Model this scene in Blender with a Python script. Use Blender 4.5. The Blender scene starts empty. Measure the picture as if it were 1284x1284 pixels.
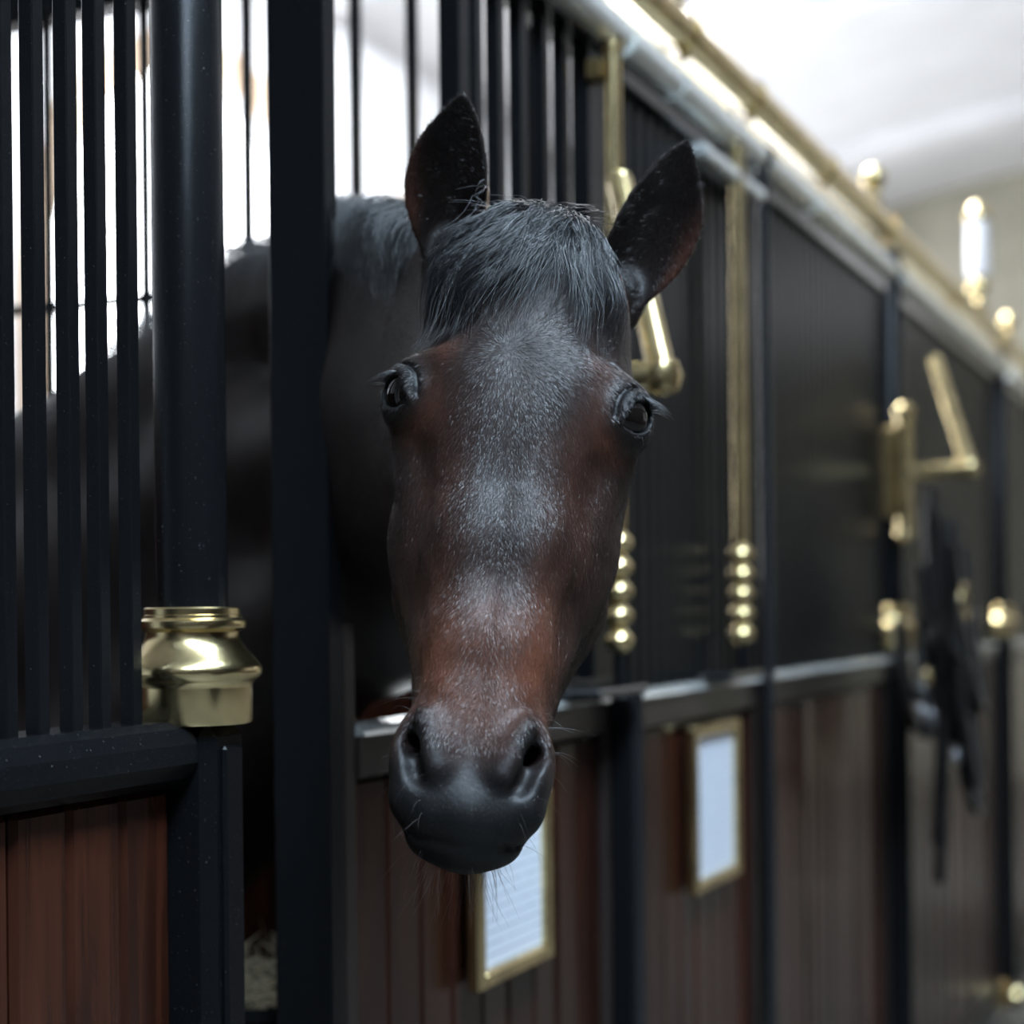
import bpy, math, random
import numpy as np
from mathutils import Matrix, Vector
from mathutils.bvhtree import BVHTree
import openvdb

random.seed(7); RNG = np.random.default_rng(11)
scene = bpy.context.scene
COL = scene.collection

# ---------------------------------------------------------------- camera
F_PX, EYE_H = 2200.0, 1.485           # focal length in pixels of the 1284 frame, camera height
PX0, PY0, ROLL = 642.0, 768.0, math.radians(0.6)
cam = bpy.data.cameras.new('camera'); cam_o = bpy.data.objects.new('camera', cam); COL.objects.link(cam_o)
cam.sensor_width = 36.0; cam.lens = F_PX/1284*36.0
cam.shift_y = (PY0-642)/1284
cam.clip_start = 0.05
cam_o.matrix_world = Matrix.Translation((0, 0, EYE_H)) @ Matrix.Rotation(math.pi/2, 4, 'X') @ Matrix.Rotation(-ROLL, 4, 'Z')
cam.dof.use_dof = True; cam.dof.focus_distance = 1.50; cam.dof.aperture_fstop = (cam.lens/1000)/0.020
scene.camera = cam_o
# ---------------------------------------------------------------- world, exposure
vs = scene.view_settings
vs.view_transform = 'Standard'; vs.look = 'None'; vs.gamma = 1; vs.use_curve_mapping = False; vs.exposure = 0.0
wd = bpy.data.worlds.new('world'); scene.world = wd; wd.use_nodes = True
wd.node_tree.nodes['Background'].inputs[0].default_value = (0.75, 0.85, 1, 1)
wd.node_tree.nodes['Background'].inputs[1].default_value = 0.02
SKYLIGHT, BACK_WINDOW, SIDE_WINDOW, ADDED_ROOF = 46.0, 11.0, 0.5, 30.0   # strength of the daylight panes, last one the added roof panel

# ---------------------------------------------------------------- helpers
def P(px, py, Y):
    cx, cy = (px-PX0)/F_PX, (PY0-py)/F_PX
    c, s = math.cos(ROLL), math.sin(ROLL)
    return Vector(((cx*c+cy*s)*Y, Y, EYE_H+(-cx*s+cy*c)*Y))
TANW = 958/F_PX; TH = math.atan(TANW)
Y440 = 1.96
O_W = Vector(((440-642)/F_PX*Y440, Y440, 0))
E_S = Vector((math.sin(TH), math.cos(TH), 0)); E_N = Vector((math.cos(TH), -math.sin(TH), 0))
M_W = Matrix(((E_S.x, -E_N.x, 0, O_W.x), (E_S.y, -E_N.y, 0, O_W.y), (0, 0, 1, 0), (0, 0, 0, 1)))  # wall frame: s along, q into the stall, z up
def Yw(px): return Y440*1160/(1600-px)
def S(px): return (Yw(px)-Y440)/math.cos(TH)
def Zw(px, py): return P(px, py, Yw(px)).z          # height of a point of the stall front

# ---------------------------------------------------------------- materials
def mat(name):
    m = bpy.data.materials.new(name); m.use_nodes = True
    nt = m.node_tree; return m, nt, nt.nodes['Principled BSDF']
def N(nt, t, **kw):
    n = nt.nodes.new(t)
    for k, v in kw.items():
        if k.startswith('i_'): n.inputs[k[2:].replace('_', ' ')].default_value = v
        else: setattr(n, k, v)
    return n
def ramp(nt, fac, stops):
    r = nt.nodes.new('ShaderNodeValToRGB'); e = r.color_ramp.elements
    while len(e) > 1: e.remove(e[-1])
    e[0].position, e[0].color = stops[0][0], (*stops[0][1], 1)
    for p, c in stops[1:]:
        x = e.new(p); x.color = (*c, 1)
    nt.links.new(fac, r.inputs[0]); return r
def coords(nt, scale=(1, 1, 1), kind='Object'):
    tc = nt.nodes.new('ShaderNodeTexCoord'); mp = nt.nodes.new('ShaderNodeMapping')
    mp.inputs['Scale'].default_value = scale
    nt.links.new(tc.outputs[kind], mp.inputs[0]); return mp.outputs[0]
def simple(name, col, rough, metal=0.0, noise=0.0, nscale=20, bump=0.0, spec=0.5, coat=0.0):
    m, nt, b = mat(name)
    b.inputs['Base Color'].default_value = (*col, 1); b.inputs['Roughness'].default_value = rough
    b.inputs['Metallic'].default_value = metal; b.inputs['Specular IOR Level'].default_value = spec
    b.inputs['Coat Weight'].default_value = coat; b.inputs['Coat Roughness'].default_value = 0.12
    if noise or bump:
        v = coords(nt); n = N(nt, 'ShaderNodeTexNoise', i_Scale=nscale, i_Detail=5.0); nt.links.new(v, n.inputs[0])
        if noise:
            r = ramp(nt, n.outputs[0], [(0.3, tuple(c*(1-noise) for c in col)), (0.7, tuple(min(1, c*(1+noise)) for c in col))])
            nt.links.new(r.outputs[0], b.inputs['Base Color'])
        if bump:
            bp = N(nt, 'ShaderNodeBump', i_Strength=bump, i_Distance=0.002); nt.links.new(n.outputs[0], bp.inputs['Height'])
            nt.links.new(bp.outputs[0], b.inputs['Normal'])
    return m
def black_paint(name='black_paint', spec=0.12):
    m, nt, b = mat(name)
    v = coords(nt)
    n = N(nt, 'ShaderNodeTexNoise', i_Scale=420.0, i_Detail=2.0); nt.links.new(v, n.inputs[0])
    r = ramp(nt, n.outputs[0], [(0.0, (.0045, .0047, .0053)), (0.70, (.006, .0063, .0072)), (0.77, (.10, .10, .10))])   # dust flecks
    nt.links.new(r.outputs[0], b.inputs['Base Color'])
    n2 = N(nt, 'ShaderNodeTexNoise', i_Scale=900.0, i_Detail=3.0); nt.links.new(v, n2.inputs[0])
    bp = N(nt, 'ShaderNodeBump', i_Strength=0.25, i_Distance=0.0006); nt.links.new(n2.outputs[0], bp.inputs['Height'])
    nt.links.new(bp.outputs[0], b.inputs['Normal'])
    b.inputs['Roughness'].default_value = 0.22; b.inputs['Specular IOR Level'].default_value = spec
    return m
def mahogany(name, a, c, rough):
    m, nt, b = mat(name)
    v = coords(nt, (22, 22, 1.2))
    oi = nt.nodes.new('ShaderNodeObjectInfo')
    ad = N(nt, 'ShaderNodeVectorMath', operation='ADD'); sc = N(nt, 'ShaderNodeVectorMath', operation='SCALE'); sc.inputs['Scale'].default_value = 40
    cb = nt.nodes.new('ShaderNodeCombineXYZ')
    for k in range(3): nt.links.new(oi.outputs['Random'], cb.inputs[k])
    nt.links.new(cb.outputs[0], sc.inputs[0]); nt.links.new(v, ad.inputs[0]); nt.links.new(sc.outputs[0], ad.inputs[1])
    n = N(nt, 'ShaderNodeTexNoise', i_Scale=2.2, i_Detail=7.0, i_Distortion=0.6); nt.links.new(ad.outputs[0], n.inputs[0])
    r = ramp(nt, n.outputs[0], [(0.28, a), (0.72, c)])
    hsv = nt.nodes.new('ShaderNodeHueSaturation'); mr = N(nt, 'ShaderNodeMapRange'); mr.inputs['To Min'].default_value = 0.65; mr.inputs['To Max'].default_value = 1.35
    nt.links.new(oi.outputs['Random'], mr.inputs[0]); nt.links.new(mr.outputs[0], hsv.inputs['Value']); nt.links.new(r.outputs[0], hsv.inputs['Color'])
    nt.links.new(hsv.outputs[0], b.inputs['Base Color'])
    bp = N(nt, 'ShaderNodeBump', i_Strength=0.3, i_Distance=0.001); nt.links.new(n.outputs[0], bp.inputs['Height']); nt.links.new(bp.outputs[0], b.inputs['Normal'])
    b.inputs['Roughness'].default_value = rough; b.inputs['Specular IOR Level'].default_value = 0.3
    return m
def emitter(name, col, st):
    m, nt, b = mat(name)
    b.inputs['Base Color'].default_value = (0.02, 0.02, 0.02, 1); b.inputs['Roughness'].default_value = 0.2
    b.inputs['Emission Color'].default_value = (*col, 1); b.inputs['Emission Strength'].default_value = st
    return m
def paper_mat():
    m, nt, b = mat('printed_paper')
    tc = nt.nodes.new('ShaderNodeTexCoord'); sx = nt.nodes.new('ShaderNodeSeparateXYZ'); nt.links.new(tc.outputs['Generated'], sx.inputs[0])
    w = N(nt, 'ShaderNodeMath', operation='MULTIPLY'); w.inputs[1].default_value = 13; nt.links.new(sx.outputs[2], w.inputs[0])
    fr = N(nt, 'ShaderNodeMath', operation='FRACT'); nt.links.new(w.outputs[0], fr.inputs[0])
    lt = N(nt, 'ShaderNodeMath', operation='LESS_THAN'); lt.inputs[1].default_value = 0.16; nt.links.new(fr.outputs[0], lt.inputs[0])
    v = coords(nt, (60, 60, 60)); n = N(nt, 'ShaderNodeTexNoise', i_Scale=1.5, i_Detail=2.0); nt.links.new(v, n.inputs[0])
    g = N(nt, 'ShaderNodeMath', operation='GREATER_THAN'); g.inputs[1].default_value = 0.42; nt.links.new(n.outputs[0], g.inputs[0])
    mu = N(nt, 'ShaderNodeMath', operation='MULTIPLY'); nt.links.new(lt.outputs[0], mu.inputs[0]); nt.links.new(g.outputs[0], mu.inputs[1])
    r = ramp(nt, mu.outputs[0], [(0.0, (.74, .78, .86)), (1.0, (.42, .46, .54))])
    nt.links.new(r.outputs[0], b.inputs['Base Color']); b.inputs['Roughness'].default_value = 0.5
    return m
BLACK = black_paint()
MATT = black_paint('matt_black_paint', 0.04)
GLOSS = simple('gloss_black_paint', (.012, .0125, .014), 0.16, bump=0.15, nscale=40)
BRASS = simple('polished_brass', (.70, .56, .30), 0.24, metal=1.0, noise=0.25, nscale=25, bump=0.05)
BRASS_DARK = simple('aged_brass', (.36, .26, .12), 0.36, metal=1.0, noise=0.35, nscale=30)
WOOD = mahogany('mahogany', (.011, .0038, .0025), (.050, .0145, .0075), 0.22)
WOOD_RAIL = mahogany('dark_stained_rail', (.010, .0075, .007), (.022, .016, .014), 0.28)
ZINC = simple('polished_zinc', (.80, .82, .80), 0.26, metal=1.0, noise=0.15, nscale=8, bump=0.1)
ZINC.node_tree.nodes['Principled BSDF'].inputs['Metallic'].default_value = 0.7
STEEL = simple('worn_steel', (.35, .36, .38), 0.3, metal=1.0, noise=0.3)
PLASTER = simple('white_plaster', (.80, .80, .82), 0.8, noise=0.05, nscale=2)
OLIVE = simple('olive_stone', (.42, .40, .32), 0.85, noise=0.2, nscale=1.5)
STONE = simple('tan_stone', (.50, .37, .26), 0.8, noise=0.15, nscale=4)
DADO = simple('dark_panelling', (.030, .022, .018), 0.6, noise=0.3, nscale=3)
PAVING = simple('grey_paving', (.095, .092, .085), 0.45, noise=0.25, nscale=6, bump=0.1)
LEATHER = simple('black_leather', (.012, .011, .011), 0.34, noise=0.3, nscale=60, bump=0.1)
PAPER = paper_mat()
GLASSW = emitter('daylight_pane', (.93, .96, 1.0), BACK_WINDOW)
GLASSK = emitter('skylight_pane', (.64, .82, 1.0), SKYLIGHT)
GLASSL = emitter('end_daylight_pane', (.95, .97, 1.0), 3.0)
ADDED_PANE = emitter('added_roof_pane', (.90, .95, 1.0), ADDED_ROOF)
GLASSS = emitter('side_daylight_pane', (.90, .95, 1.0), SIDE_WINDOW)
HAY = simple('pale_hay', (.26, .22, .14), 0.8, noise=0.3, nscale=60)

# ---------------------------------------------------------------- mesh builders
class MB:
    def __init__(self): self.v = []; self.f = []; self.smooth = False
    def add(self, v, f):
        o = len(self.v); self.v += [tuple(x) for x in v]; self.f += [tuple(i+o for i in q) for q in f]; return self
    def box(self, x0, x1, y0, y1, z0, z1, b=0.0):
        if b <= 0:
            v = [(x, y, z) for x in (x0, x1) for y in (y0, y1) for z in (z0, z1)]
            return self.add(v, [(0, 1, 3, 2), (4, 6, 7, 5), (0, 4, 5, 1), (2, 3, 7, 6), (0, 2, 6, 4), (1, 5, 7, 3)])
        b = min(b, (x1-x0)*.49, (y1-y0)*.49, (z1-z0)*.49)
        idx = {}; v = []
        for i, x in enumerate((x0, x1)):
            for j, y in enumerate((y0, y1)):
                for k, z in enumerate((z0, z1)):
                    sx, sy, sz = (b if i == 0 else -b), (b if j == 0 else -b), (b if k == 0 else -b)
                    idx[i, j, k, 0] = len(v); v.append((x, y+sy, z+sz))
                    idx[i, j, k, 1] = len(v); v.append((x+sx, y, z+sz))
                    idx[i, j, k, 2] = len(v); v.append((x+sx, y+sy, z))
        f = []
        I = idx
        for i in (0, 1): f.append((I[i,0,0,0], I[i,1,0,0], I[i,1,1,0], I[i,0,1,0]))
        for j in (0, 1): f.append((I[0,j,0,1], I[1,j,0,1], I[1,j,1,1], I[0,j,1,1]))
        for k in (0, 1): f.append((I[0,0,k,2], I[1,0,k,2], I[1,1,k,2], I[0,1,k,2]))
        for i in (0, 1):
            for j in (0, 1): f.append((I[i,j,0,0], I[i,j,1,0], I[i,j,1,1], I[i,j,0,1]))
            for k in (0, 1): f.append((I[i,0,k,0], I[i,1,k,0], I[i,1,k,2], I[i,0,k,2]))
        for j in (0, 1):
            for k in (0, 1): f.append((I[0,j,k,1], I[1,j,k,1], I[1,j,k,2], I[0,j,k,2]))
        for i in (0, 1):
            for j in (0, 1):
                for k in (0, 1): f.append((I[i,j,k,0], I[i,j,k,1], I[i,j,k,2]))
        return self.add(v, f)
    def lathe(self, prof, c=(0, 0, 0), n=32):          # prof: (r, z)
        v = []; m = len(prof)
        for i in range(n):
            a = 2*math.pi*i/n
            for r, z in prof: v.append((c[0]+r*math.cos(a), c[1]+r*math.sin(a), c[2]+z))
        f = [(i*m+k, ((i+1) % n)*m+k, ((i+1) % n)*m+k+1, i*m+k+1) for i in range(n) for k in range(m-1)]
        f.append(tuple(i*m for i in reversed(range(n)))); f.append(tuple(i*m+m-1 for i in range(n)))
        self.smooth = True
        return self.add(v, f)
    def tube(self, pts, r, n=12, closed=False, flat=1.0):
        pts = [Vector(p) for p in pts]; m = len(pts); rs = r if isinstance(r, (list, tuple)) else [r]*m
        v = []; up0 = None
        for i, p in enumerate(pts):
            if closed: t = pts[(i+1) % m]-pts[i-1]
            else: t = pts[min(i+1, m-1)]-pts[max(i-1, 0)]
            t.normalize()
            if up0 is None: up0 = t.orthogonal().normalized()
            a = (up0-t*up0.dot(t)).normalized(); up0 = a; b = t.cross(a)
            for k in range(n):
                an = 2*math.pi*k/n
                v.append(p+a*math.cos(an)*rs[i]+b*math.sin(an)*rs[i]*flat)
        f = []
        for i in range(m if closed else m-1):
            j = (i+1) % m
            f += [(i*n+k, i*n+(k+1) % n, j*n+(k+1) % n, j*n+k) for k in range(n)]
        if not closed: f.append(tuple(reversed(range(n)))); f.append(tuple((m-1)*n+k for k in range(n)))
        self.smooth = True
        return self.add(v, f)
    def extrude(self, prof, x0, x1, close=True):       # profile (y, z) swept along x
        m = len(prof); v = [(x0, y, z) for y, z in prof]+[(x1, y, z) for y, z in prof]
        f = [(k, (k+1) % m, m+(k+1) % m, m+k) for k in range(m if close else m-1)]
        if close: f += [tuple(reversed(range(m))), tuple(range(m, 2*m))]
        return self.add(v, f)
    def mesh(self, name, m, smooth=None):
        me = bpy.data.meshes.new(name); me.from_pydata(self.v, [], self.f); me.update()
        import bmesh
        bm = bmesh.new(); bm.from_mesh(me); bmesh.ops.recalc_face_normals(bm, faces=bm.faces); bm.to_mesh(me); bm.free()
        if smooth or (smooth is None and self.smooth):
            me.shade_smooth()
            try: me.set_sharp_from_angle(angle=math.radians(38))
            except Exception: pass
        me.materials.append(m); return me
def part(name, me, parent, loc=(0, 0, 0), rot=None, kind=None):
    o = bpy.data.objects.new(name, me); COL.objects.link(o); o.parent = parent; o.location = loc
    if rot: o.rotation_euler = rot
    if kind: o['kind'] = kind
    return o
def thing(name, label, cat, loc=(0, 0, 0), group=None, wall=True):
    o = bpy.data.objects.new(name, None); COL.objects.link(o); o.empty_display_size = 0.1
    o.matrix_world = (M_W @ Matrix.Translation(loc)) if wall else Matrix.Translation(loc)
    o['label'] = label; o['category'] = cat
    if group: o['group'] = group
    return o
def solo(name, me, label, cat, loc=(0, 0, 0), group=None, wall=True):
    o = bpy.data.objects.new(name, me); COL.objects.link(o)
    o.matrix_world = (M_W @ Matrix.Translation(loc)) if wall else Matrix.Translation(loc)
    o['label'] = label; o['category'] = cat
    if group: o['group'] = group
    return o
def struct(name, me, wall=True, label=None):
    o = bpy.data.objects.new(name, me); COL.objects.link(o); o['kind'] = 'structure'
    if wall: o.matrix_world = M_W.copy()
    if label: o['label'] = label
    return o
def bx(x0, x1, y0, y1, z0, z1, b, m, name='piece'): return MB().box(x0, x1, y0, y1, z0, z1, b).mesh(name, m)

# ---------------------------------------------------------------- setting (wall frame)
S0, S1, QL, QR = -5.0, 14.0, -5.6, 3.6      # ends of the hall, right side, back side
VC, VR, SPR, RISE = -1.0, 6.2, 3.0, 2.4     # vault centre, half width, springing height, rise
struct('floor', bx(S0, S1, QL, QR, -0.1, 0, 0, PAVING), label='grey paved stable floor')
def vz(q): return SPR+RISE*math.sqrt(max(0, 1-((q-VC)/VR)**2))
NV = 48
AE = math.acos(4.62/6.2)
angs = [AE+(math.pi-2*AE)*i/NV for i in range(NV+1)]
qs = [VC-VR*math.cos(a) for a in angs]
SKY_Q, SKY_S = (-2.8, -1.4), (-4.6, 0.6)     # roof light opening above the aisle
mb = MB()
for a, b_ in ((S0, SKY_S[0]), (SKY_S[0], SKY_S[1]), (SKY_S[1], S1)):
    for i in range(NV):
        mid = (qs[i]+qs[i+1])/2
        if a == SKY_S[0] and SKY_Q[0] < mid < SKY_Q[1]: continue
        mb.add([(a, qs[i], vz(qs[i])), (b_, qs[i], vz(qs[i])), (b_, qs[i+1], vz(qs[i+1])), (a, qs[i+1], vz(qs[i+1]))], [(0, 1, 2, 3)])
struct('ceiling', mb.mesh('ceiling', PLASTER, True), label='white barrel vaulted plaster ceiling')
for k, sr in enumerate((6.0, 9.0, 12.0)):
    mb = MB(); v = []
    for i in range(NV+1):
        for s_, d in ((sr-.16, 0), (sr-.16, .14), (sr+.16, .14), (sr+.16, 0)):
            a = angs[i]
            v.append((s_, VC-(VR-d)*math.cos(a), SPR+(RISE-d)*math.sin(a)))
    mb.add(v, [(i*4+j, i*4+(j+1) % 4, i*4+4+(j+1) % 4, i*4+4+j) for i in range(NV) for j in range(4)])
    struct('trim_%d' % (k+1), mb.mesh('rib', PLASTER, True), label='white plaster rib across the vault')
# roof light: frame, bars and panes
zsk = vz(-1.2)+.02
sk = struct('window_1', bx(SKY_S[0]-.05, SKY_S[1]+.05, SKY_Q[0]-.05, SKY_Q[0], zsk-.35, zsk+.05, 0, PLASTER), label='long roof light in the crown of the vault')
part('frame', bx(SKY_S[0]-.05, SKY_S[1]+.05, SKY_Q[1], SKY_Q[1]+.05, zsk-.35, zsk+.05, 0, PLASTER), sk)
pane = bx(-.61, .61, -.68, .68, 0, .02, 0, GLASSK)
for k in range(4):
    part('pane', pane, sk, (SKY_S[0]+.65+1.3*k, -2.1, zsk))
    part('glazing_bar', bx(-.04, .04, -.7, .7, -.06, .02, 0, PLASTER), sk, (SKY_S[0]+1.3*k, -2.1, zsk))
# unseen glowing panel in a frame, added to brighten the wall behind the stalls
z2 = 4.95; a2, b2, c2, d2 = 2.8, 7.2, .5, 2.3
k2 = struct('window_11', bx(a2-.06, b2+.06, c2-.06, c2, z2-.05, z2+.25, 0, PLASTER), label='unseen glowing panel added over the far stalls to brighten the back wall')
part('frame', bx(a2-.06, b2+.06, d2, d2+.06, z2-.05, z2+.12, 0, PLASTER), k2)
part('frame', bx(a2-.06, a2, c2, d2, z2-.05, z2+.12, 0, PLASTER), k2); part('frame', bx(b2, b2+.06, c2, d2, z2-.05, z2+.12, 0, PLASTER), k2)
me = bx(-.53, .53, c2, d2, 0, .02, 0, ADDED_PANE)
for k in range(4): part('pane', me, k2, (a2+.55+1.1*k, 0, z2))
# walls
struct('wall_far', bx(S1, S1+.2, QL, QR, 0, 6, 0, OLIVE), label='olive stone end wall under the vault')
struct('wall_rear', bx(S0-.2, S0, QL, QR, 0, 6, 0, DADO), label='dark panelled end wall behind the viewer')
def arched_wall(name, q, d, wins, sill, h, label, pane_m, trim_m, n0, wall_m=None):
    # wall with arched openings, built from piers, sills and arch spandrels
    mb = MB(); top = 3.05; edges = [S0]
    for c, r in wins:
        edges += [c-r, c+r]
    edges.append(S1)
    for i in range(0, len(edges), 2): mb.box(edges[i], edges[i+1], min(q, q+d), max(q, q+d), 0, 4.65)
    for c, r in wins:
        mb.box(c-r, c+r, min(q, q+d), max(q, q+d), 0, sill)
        n = 24; v = []; f = []
        for i in range(n+1):
            a = math.pi-math.pi*i/n
            for y in (q, q+d): v += [(c+r*math.cos(a), y, h+r*math.sin(a)), (c+r*math.cos(a), y, 4.65)]
        for i in range(n):
            o = i*4; f += [(o, o+4, o+5, o+1), (o+2, o+3, o+7, o+6), (o, o+2, o+6, o+4)]
        mb.add(v, f)
    struct(name, mb.mesh(name, wall_m or PLASTER), label=label)
    for k, (c, r) in enumerate(wins):
        n = 24
        def ring(r0, r1, y0, y1, m):
            b = MB(); pts = [(c-r1, sill), ] ; v = []; path = [(-1, None)]
            seq = [('l', sill)]+[('a', math.pi-math.pi*i/n) for i in range(n+1)]+[('r', sill)]
            for kd, val in seq:
                for rr in (r0, r1):
                    if kd == 'l': p = (c-rr, val)
                    elif kd == 'r': p = (c+rr, val)
                    else: p = (c+rr*math.cos(val), h+rr*math.sin(val))
                    for y in (y0, y1): v.append((p[0], y, p[1]))
            f = []
            for i in range(len(seq)-1):
                o = i*4
                f += [(o, o+4, o+5, o+1), (o+2, o+3, o+7, o+6), (o, o+2, o+6, o+4), (o+1, o+5, o+7, o+3)]
            f += [(0, 1, 3, 2), (len(v)-4, len(v)-2, len(v)-1, len(v)-3)]
            return b.add(v, f).mesh('arch_trim', m)
        sg = 1 if d > 0 else -1
        w = struct('window_%d' % (n0+k), ring(r, r+.16, q-.05*sg, q+.02*sg, trim_m), label='tall arched window with stone surround')
        b = MB(); v = [(c-r, q+.12*sg, sill), (c+r, q+.12*sg, sill)]+[(c+r*math.cos(math.pi*i/n), q+.12*sg, h+r*math.sin(math.pi*i/n)) for i in range(n+1)]
        b.add(v, [tuple(range(len(v)))]); part('pane', b.mesh('pane', pane_m), w)
        part('glazing_bar', bx(c-r, c+r, q+.06*sg, q+.10*sg, h-.02, h+.02, 0, PLASTER), w)
arched_wall('wall_back', QR, .25, [(5.25, 1.25), (8.05, 1.25), (10.85, 1.25)], 1.6, 2.75, 'white plaster wall with arched windows behind the stalls', GLASSW, STONE, 2)
arched_wall('wall_right', QL, -.25, [(6.2, 1.1), (9.2, 1.1), (12.2, 1.1)], 1.4, 2.7, 'dark panelled wall with arched windows across the aisle', GLASSS, PLASTER, 7, DADO)

# lunette high in the end wall
def lunette(name, qc, z0, r, label):
    n = 24; arc = [(math.cos(math.pi*i/n), math.sin(math.pi*i/n)) for i in range(n+1)]
    v = []
    for c, s_ in arc:
        for rr in (r, r+.14):
            for x in (S1-.06, S1): v.append((x, qc+rr*c, z0+rr*s_))
    f = []
    for i in range(n):
        o = i*4; f += [(o, o+4, o+5, o+1), (o+2, o+3, o+7, o+6), (o, o+2, o+6, o+4), (o+1, o+5, o+7, o+3)]
    w = struct(name, MB().add(v, f+[(0, 1, 3, 2), (n*4, n*4+2, n*4+3, n*4+1)]).mesh('arch_trim', PLASTER), label=label)
    v = [(S1-.03, qc+r*c, z0+r*s_) for c, s_ in arc]
    part('pane', MB().add(v, [tuple(range(n+1))]).mesh('pane', GLASSL), w)
    for a in (-.35, .35): part('glazing_bar', bx(S1-.05, S1-.032, qc+a*r-.02, qc+a*r+.02, z0, z0+.93*r, 0, PLASTER), w)
lunette('window_10', -3.4, 3.95, 1.0, 'half round window high in the end wall')
# ---------------------------------------------------------------- stall fronts
ZR = EYE_H-.131        # top of the half height rail
ZT = EYE_H+.865        # top of the grilles
PL_W = .085
def planks(parent, x0, x1, z0, z1, w=PL_W, q=.012, th=.03):
    n = max(1, round((x1-x0)/w)); ww = (x1-x0)/n
    me = bx(-ww/2+.0008, ww/2-.0008, 0, th, z0, z1, .006, WOOD, 'plank')
    for i in range(n): part('plank', me, parent, (x0+ww*(i+.5), q+random.uniform(-.0015, .0015), 0), (0, 0, random.gauss(0, .022)))
def bars(parent, xs, z0, z1, a, b, q0=0.0, m=None):
    me = bx(-a/2, a/2, 0, b, z0, z1, .0012, m or BLACK, 'bar')
    for x in xs: part('bar', me, parent, (x, q0, 0))
# nearest fixed panel with the curved-nosed rail (left of the picture)
sL0, sL1 = S(-70), S(212)
t = thing('stall_screen', 'nearest stall panel of square black bars over mahogany boards, at far left', 'stall panel', (sL0, 0, 0))
zt, zb = EYE_H-.098, EYE_H-.158
prof = [(.05, zb), (.05, zt), (-.010, zt), (-.022, zt-.006), (-.030, zt-.02), (-.030, zb+.022), (-.022, zb+.008), (-.010, zb)]
part('rail', MB().extrude(prof, 0, sL1-sL0).mesh('rail', BLACK), t)
bp = [(-25), 15, 55, 97, 133, 172]
bars(t, [S(p)-sL0 for p in bp], zt-.005, ZT, .0150, .0150, .0)
part('top_rail', bx(0, sL1-sL0, -.01, .04, ZT, ZT+.05, .004, BLACK), t)
planks(t, 0, sL1-sL0, .12, zb-.002, .068, .0)
part('kick_board', bx(0, sL1-sL0, -.01, .04, 0, .12, .005, BLACK), t)

# round posts with brass collar
def post(px, label, group=None):
    s = S(px)
    t = thing('stall_post', label, 'post', (s, 0, 0), group)
    r = .034
    part('shaft', MB().lathe([(r, EYE_H-.04), (r, ZT+.09), (r*.8, ZT+.1)], n=40).mesh('shaft', BLACK), t)
    zc = EYE_H-.1023
    pr = [(.055, 0), (.0565, .002), (.0565, .034), (.0575, .038), (.0600, .041), (.0640, .044), (.0660, .049), (.0655, .054), (.0625, .0575), (.0615, .059), (.0600, .0605), (.0570, .064), (.0510, .070), (.0465, .077), (.0445, .083), (.0445, .087), (.0475, .0885), (.0505, .0905), (.0515, .094), (.0508, .0975), (.0480, .0995), (.0465, .1005), (.0462, .103), (.0455, .1035), (.0455, .109), (.044, .1105), (.034, .1105)]
    part('collar', MB().lathe(pr, (0, 0, zc), 64).mesh('collar', BRASS), t)
    lp0 = part('lower_post', bx(-.034, .034, -.040, .034, .06, zc+.001, .012, BLACK), t)
    part('pilaster_strip', bx(-.016, .016, -.046, -.038, .1, zc-.02, .003, BLACK), lp0)
    part('plinth', bx(-.05, .05, -.055, .05, 0, .06, .006, BLACK), t)
    return t
post(241, 'nearest black round stall post with large brass collar, left of the horse')
post(1119, 'black stall post with small blurred brass collar beside the hanging bridle')
post(1254, 'farthest black stall post with brass collar near right edge of the picture')

# jamb of the open doorway and the half door in front of the horse
sj0, sj1 = S(412), S(428)
t = thing('door_jamb', 'tall flat black door jamb between brass-collared post and horse', 'door jamb', (sj1, 0, 0))
part('jamb_board', bx(sj0-sj1, 0, 0, .072, 0, ZT+.05, .0018, BLACK), t)
part('stop_strip', bx(.0, .012, .020, .05, 0, ZT+.05, .0015, BLACK), t)
sd0, sd1 = S(430), S(764)
t = thing('half_door', 'mahogany half door under the horse with framed notice', 'half door', (sd0, 0, 0))
L = sd1-sd0
part('stile', bx(.0, .028, .0, .045, .05, ZR+.12, .003, WOOD_RAIL), t)
part('stile', bx(L-.028, L, .0, .045, .05, ZR, .003, WOOD_RAIL), t)
part('top_rail', bx(.028, L-.028, -.004, .045, ZR-.055, ZR-.004, .003, WOOD_RAIL), t)
part('capping', MB().extrude([(.05, ZR-.006), (.05, ZR+.004), (-.002, ZR+.004), (-.010, ZR-.001), (-.012, ZR-.006)], .028, L-.028).mesh('capping', ZINC), t)
planks(t, .028, L-.028, .10, ZR-.057, .088, .010)
part('bottom_rail', bx(.028, L-.028, -.002, .045, .03, .10, .003, WOOD_RAIL), t)
# barred upper door behind the horse's ears
sg0, sg1 = S(583), S(776)
t = thing('upper_door', 'barred black upper door directly behind the horse\'s ears', 'stall door', (sg0, 0, 0))
L = sg1-sg0
part('stile', bx(0, .034, .0, .03, ZR+.01, ZT, .002, BLACK), t)
part('stile', bx(L-.11, L, .0, .03, ZR+.01, ZT, .002, BLACK), t)
bars(t, [S(p)-sg0 for p in (612, 640, 668, 696, 721)], ZR+.03, ZT, .024, .020, .004)
part('top_rail', bx(0, L, -.012, .035, ZT, ZT+.035, .003, GLOSS), t)
part('bottom_rail', bx(0, L, -.005, .035, ZR+.006, ZR+.03, .003, BLACK), t)

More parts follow.
